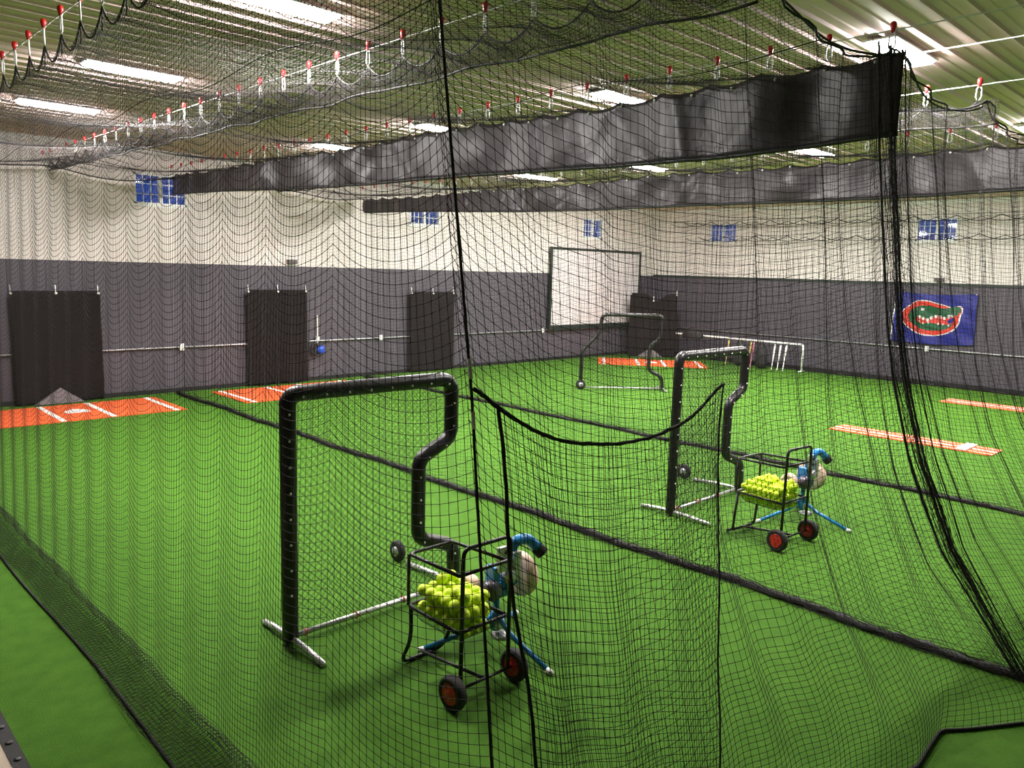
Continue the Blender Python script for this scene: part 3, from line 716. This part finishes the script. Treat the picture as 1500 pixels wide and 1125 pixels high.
make_machine((4.13, 4.36, 0), 'blue three-legged pitching machine with tan wheel beside the nearer ball cart')
make_machine((9.36, 4.28, 0), 'blue three-legged pitching machine with tan wheel beside the farther ball cart')

# ------------------------------------------------------------------ turf mats with batter's box lines
def home_mat(name, cx, cy, rz, label, L=3.64, D=1.86):
    root = empty(name, (cx, cy, 0), rz, label, 'turf mat')
    b = MB(); b.box(-L/2, L/2, -D/2, D/2, 0, .014); b.build('orange_turf', M['orange'], root)
    for x in (-1.62, -.46, .42, 1.62):
        b = MB(); b.box(x-.05, x+.05, -D/2, D/2, .0145, .0175); b.build('box_line', M['whiteturf'], root)
    b = MB(); w_ = .215
    pl_ = [(-w_, -.02), (w_, -.02), (w_, .2), (0, .42), (-w_, .2)]; n = 5
    vs = [(x, y-.12, .0145) for x, y in pl_]+[(x, y-.12, .022) for x, y in pl_]
    b.add(vs, [tuple(range(n))[::-1], tuple(range(n, 2*n))]+[(i, (i+1) % n, n+(i+1) % n, n+i) for i in range(n)], 0, False); b.build('home_plate', M['whiteturf'], root)
    return root
home_mat('home_plate_mat', 4.42, 16.98, 0, 'orange turf mat with white box lines at far left, below the first black backstop')
home_mat('home_plate_mat', 9.36, 17.00, 0, 'orange turf mat with white box lines seen beyond the nearer screen')
home_mat('home_plate_mat', 22.22, 15.98, math.radians(-50), 'orange turf mat with white box lines lying diagonally before the white board corner', D=2.0)
def strip_mat(cx, y0, y1, w_, label):
    root = empty('pitching_strip', (cx, (y0+y1)/2, 0), 0, label, 'pitching mat'); L = (y1-y0)/2
    b = MB(); b.box(-w_/2, w_/2, -L, L, 0, .014); b.build('orange_turf', M['orange'], root)
    b = MB(); b.box(-.045, .045, -L, L, .0145, .0175); b.build('centre_line', M['whiteturf'], root)
    for s in (-.26, .26):
        b = MB(); b.box(s*w_/.75-.012, s*w_/.75+.012, -L, L, .0145, .0165); b.build('side_line', M['whiteturf'], root)
    b = MB(); b.box(-.36, .36, -L+.42, -L+.60, .018, .045); b.build('pitching_rubber', M['whiteturf'], root, bevel=.005)
strip_mat(16.05, 3.78, 6.75, .74, 'orange pitching strip with white centre line, the nearer one behind the farther cart')
strip_mat(22.25, 3.4, 6.58, .8, 'orange pitching strip with white centre line near the right wall')

# ------------------------------------------------------------------ backstop mats
def backstop(cx, cy, rz, w_, h, label, sag=0, flap=True, seed=1):
    root = empty('backstop_mat', (cx, cy, 0), rz, label, 'backstop mat')
    nu, nv = 40, 40; r2 = np.random.RandomState(seed); u = np.linspace(-w_/2, w_/2, nu); v = np.linspace(0, 1, nv)
    f = sum(r2.uniform(.006, .014)*np.sin(u*r2.uniform(3, 14)+r2.uniform(0, 6)) for _ in range(5))
    top = h-sag*np.exp(-((u-.12)/(w_*.16))**2)
    b = MB(); vs = []
    for i in range(nu):
        for j in range(nv): vs.append((u[i], f[i]*(.4+v[j])-.0, .02+(top[i]-.02)*(1-v[j])))
    b.add(vs, [(i*nv+j, i*nv+j+1, (i+1)*nv+j+1, (i+1)*nv+j) for i in range(nu-1) for j in range(nv-1)]); o = b.build('mat_sheet', M['mat_black'], root)
    sm = o.modifiers.new('t', 'SOLIDIFY'); sm.thickness = .006; sm.offset = 0
    for x in (-w_/2+.03, 0, w_/2-.03):
        zt = float(np.interp(x, u, top)); b = MB(); b.tube([(x, .0, zt-.03), (x, .02, zt+.12)], .012, 6); b.sphere((x, -.015, zt-.05), .028, 8, 6); b.build('hanging_clip', M['wplastic'], root)
    if flap:
        b = MB(); vs = [(-.52, -.14, .012), (.42, -.14, .012), (-.02, -.05, .34), (-.52, -.03, .012), (.42, -.03, .012), (-.02, -.035, .34)]
        b.add(vs, [(0, 1, 2), (5, 4, 3), (0, 2, 5, 3), (2, 1, 4, 5), (0, 3, 4, 1)], 0, False); o = b.build('folded_flap', M['greyflap'], root, bevel=.01); o['label'] = 'grey triangular fold at the foot'
    return root
backstop(4.47, 18.25, 0, 1.68, 2.36, 'black hanging backstop mat at far left of the grey wall', seed=1)
backstop(9.44, 18.25, 0, 1.62, 2.40, 'black hanging backstop mat beside the blue wall fitting', seed=2, flap=False)
backstop(14.38, 18.25, 0, 1.62, 2.36, 'black hanging backstop mat between the blue fitting and white board', seed=3, flap=False)
backstop(23.83, 17.15, math.radians(-50), 1.72, 2.36, 'black backstop mat with sagging top in the corner beside the white board', sag=.28, seed=4)

# ------------------------------------------------------------------ projection board
root = empty('white_board', (21.9, 18.3, 0), 0, 'large white board in a dark frame on the left wall near the corner', 'board')
bx0, bx1, bz0, bz1 = -2.38, 2.46, 1.22, 3.80
b = MB(); b.box(bx0, bx1, .0, .05, bz0, bz1); b.build('board_panel', M['board'], root)
b = MB(); t = .08
b.box(bx0-t, bx1+t, -.04, .06, bz1, bz1+t); b.box(bx0-t, bx1+t, -.05, .06, bz0-.16, bz0); b.box(bx0-t, bx0, -.04, .06, bz0, bz1); b.box(bx1, bx1+t, -.04, .06, bz0, bz1)
b.build('board_frame', M['board_frame'], root, bevel=.01)

# ------------------------------------------------------------------ flag
def in_poly(x, y, poly):
    c = False; n = len(poly); j = n-1
    for i in range(n):
        xi, yi = poly[i]; xj, yj = poly[j]
        if (yi > y) != (yj > y) and x < (xj-xi)*(y-yi)/(yj-yi)+xi: c = not c
        j = i
    return c
def smooth(poly, it=2):
    for _ in range(it):
        q = []
        for i in range(len(poly)):
            a, b_ = poly[i], poly[(i+1) % len(poly)]; q += [(a[0]*.75+b_[0]*.25, a[1]*.75+b_[1]*.25), (a[0]*.25+b_[0]*.75, a[1]*.25+b_[1]*.75)]
        poly = q
    return poly
# emblem outlines in picture units of the flag (0..1000 wide, 0..620 down)
def Q(l): return [((x-255)/1025, (y-240)/620) for x, y in l]
ringO = smooth(Q([(540, 330), (700, 325), (780, 350), (930, 385), (960, 405), (1075, 380), (1110, 430), (1085, 520), (1080, 600), (1010, 690), (850, 745), (650, 745), (520, 700), (410, 620), (372, 520), (400, 450), (480, 395)]))
ringI = smooth(Q([(580, 385), (720, 375), (800, 400), (920, 410), (1060, 395), (1095, 440), (1060, 500), (1025, 540), (1020, 620), (940, 670), (820, 690), (660, 690), (560, 650), (470, 590), (450, 520), (480, 460), (540, 420)]))
mouth = smooth(Q([(540, 560), (600, 510), (680, 545), (730, 560), (760, 520), (820, 490), (940, 540), (1040, 490), (1060, 520), (1030, 560), (1020, 600), (930, 610), (830, 600), (720, 590), (650, 610), (580, 590)]), 1)
mouthblue = smooth(Q([(950, 550), (1030, 520), (1020, 590), (950, 600)]), 1)
teeth = [smooth(Q([(x-22, y-20), (x+22, y-20), (x+12, y+22), (x-12, y+22)]), 1) for x, y in ((600, 530), (650, 545), (705, 560), (745, 530), (800, 512), (855, 518), (910, 530), (965, 510), (1010, 500))]+[smooth(Q([(x-14, y+18), (x+14, y+18), (x, y-18)]), 1) for x, y in ((600, 575), (650, 598), (720, 585), (840, 595), (900, 600), (970, 610))]
eye = Q([(605, 415), (655, 420), (655, 445), (615, 445)]); snout = smooth(Q([(930, 400), (1060, 380), (1105, 430), (1090, 470), (1000, 470), (900, 450)]))
outw = smooth([((x-.42)*1.045+.42, (y-.47)*1.06+.47) for x, y in ringO], 0)
nu, nv = 230, 150; b = MB(); vs = []; fs = []; mi = []
FY0, FY1, FZ0, FZ1 = 9.22, 6.94, 2.76, 1.24
for i in range(nu+1):
    for j in range(nv+1):
        u, v = i/nu, j/nv
        y = FY0+(FY1-FY0)*u; z = FZ0+(FZ1-FZ0)*v-.07*math.sin(pi*u)*(1-v)+.10*u*(v)*.3-.05*math.sin(pi*u)*v
        y += .03*(v)*(1-2*u)
        x = -.03+.020*math.sin(u*9+v*7)+.014*math.sin((u-v)*16)+.010*math.sin(u*23+v*3)
        vs.append((x, y-8.1, z-1.2))
for i in range(nu):
    for j in range(nv):
        u, v = (i+.5)/nu, (j+.5)/nv; k = 0
        if in_poly(u, v, outw): k = 3
        if in_poly(u, v, ringO): k = 2
        if in_poly(u, v, ringI): k = 1
        if in_poly(u, v, snout): k = 1
        if in_poly(u, v, mouth): k = 2
        if in_poly(u, v, mouthblue): k = 0
        if in_poly(u, v, eye) or any(in_poly(u, v, t) for t in teeth): k = 3
        if u < .018: k = 3
        a = i*(nv+1)+j; fs.append((a, a+1, a+nv+2, a+nv+1)); mi.append(k)
b.v = vs; b.f = fs; b.mi = mi; b.smooth = [True]*len(fs)
root = empty('flag', (XW-.045, 8.1, 1.2), 0, 'blue flag with green alligator head in an orange outline on the right wall', 'flag')
b.build('cloth', [M['flagblue'], M['flaggreen'], M['flagorange'], M['flagwhite']], root)
for y in (FY0-.03, FY1+.03):
    b = MB(); b.sphere((-.04, y-8.1, FZ0-1.2-.03), .022, 8, 6); b.build('grommet', M['wplastic'], root)

# ------------------------------------------------------------------ equipment rack by the right wall
root = empty('equipment_rack', (24.6, 14.2, 0), 0, 'white pipe rack rail standing in front of the right wall', 'rack')
b = MB(); b.tube(fillet([(0, 2.7, .02), (0, 2.7, .90), (0, -2.55, .90), (0, -2.55, .02)], .08), .035, 10); b.build('rail', M['wplastic'], root)
for y in (2.7, -2.55):
    b = MB(); b.tube([(-.2, y, .025), (.2, y, .025)], .025, 8); b.build('foot', M['wplastic'], root)
def bag(x, y, z, sx_, sy_, sz, m, label):
    b = MB(); n = 10; prof = []
    b.lathe([(.3, 0), (.92, .05), (1, .25), (.98, .6), (.8, .88), (.4, 1), (.2, 1.02)], 18, 0, Matrix.Diagonal((sx_/2, sy_/2, sz, 1)))
    b.tube([(-sx_*.2, -sy_*.25, sz*.9), (-sx_*.2, 0, sz*1.22), (-sx_*.2, sy_*.25, sz*.9)], .015, 6)
    o = b.build('equipment_bag', M[m]); o.location = (x, y, z); tag(o, label, 'bag'); return o
bag(24.38, 15.75, .78, .34, .85, .34, 'bagdark', 'black bag slung on the white pipe rack, behind the farther screen')
bag(24.3, 13.75, .015, .30, .40, .86, 'bagdark', 'dark tall bag standing at the rack, left of the bats')
bag(24.3, 12.95, .015, .30, .42, .80, 'bagdark', 'dark tall bag standing at the rack, right of the pink bat')
def bat(y, m, label, x=24.5):
    b = MB(); b.lathe([(.022, 0), (.024, .02), (.014, .04), (.014, .30), (.030, .55), (.033, .80), (.02, .86)], 12)
    o = b.build('bat', M[m]); o.location = (x-.28, y, .012); o.rotation_euler = (0, math.radians(11), 0); tag(o, label, 'bat', 'bats leaning at the rack')
bat(14.25, 'batgold', 'yellow bat leaning on the pipe rack, left of the tall bags'); bat(13.40, 'batgold', 'gold bat leaning between the two tall bags')
bat(13.30, 'batpink', 'pink bat leaning between the two tall bags')
for k, y in enumerate((12.12, 12.32, 12.52)): bat(y, 'wplastic', ['white bat nearest the right end of the rack', 'white bat, middle of three at the rack end', 'white bat, leftmost of three at the rack end'][k])
# blue fitting with black loop on the left wall, small boxes and sockets
root = empty('wall_fitting', (10.62, 18.2, .83), 0, 'round blue fitting with black part under the rail on the left wall', 'wall fitting')
b = MB(); b.lathe([(.02, -.05), (.09, -.05), (.12, 0), (.09, .05), (.02, .06)], 18, 0, Matrix.Rotation(pi/2, 4, 'X')); b.build('blue_cap', M['bluefit'], root)
b = MB(); b.tube([(-.13+.10*math.cos(a), .08, .02+.15*math.sin(a)) for a in np.linspace(0, 2*pi, 17)[:-1]], .045, 8, closed=True); b.build('black_coil', M['bagdark'], root)
b = MB(); b.box(-.012, .012, .17, .2, .1, .9); b.box(-.04, .04, .14, .2, .24, .34); b.build('cord_cover', M['wplastic'], root)
for x, y, z, ax, lb in ((9.9, YW-.05, 3.1, 'x', 'small grey box on the white wall above the second backstop mat'), (XW-.06, 8.02, 3.13, 'y', 'small grey box on the white wall above the flag')):
    b = MB(); b.box(-.13, .13, -.05, .05, -.05, .06); b.box(-.1, .1, -.06, -.05, -.03, .04)
    o = b.build('wall_box', M['greyflap'], bevel=.01); o.location = (x, y, z); o.rotation_euler = (0, 0, 0 if ax == 'x' else -pi/2); tag(o, lb, 'box')
for x, y, ax, lb in ((7.05, YW-.085, 'x', 'small white outlet on the rail between the first two backstop mats'), (XW-.085, 8.15, 'y', 'small white outlet on the rail below the flag'), (12.6, YW-.085, 'x', 'small white outlet on the rail right of the blue fitting'), (19.2, YW-.085, 'x', 'small white outlet on the rail below the white board')):
    b = MB(); b.box(-.05, .05, -.02, .015, -.08, .08); b.box(-.025, .025, -.03, -.02, -.04, .04); o = b.build('wall_outlet', M['wplastic'], bevel=.005)
    o.location = (x, y, 1.06); o.rotation_euler = (0, 0, 0 if ax == 'x' else -pi/2); tag(o, lb, 'outlet')
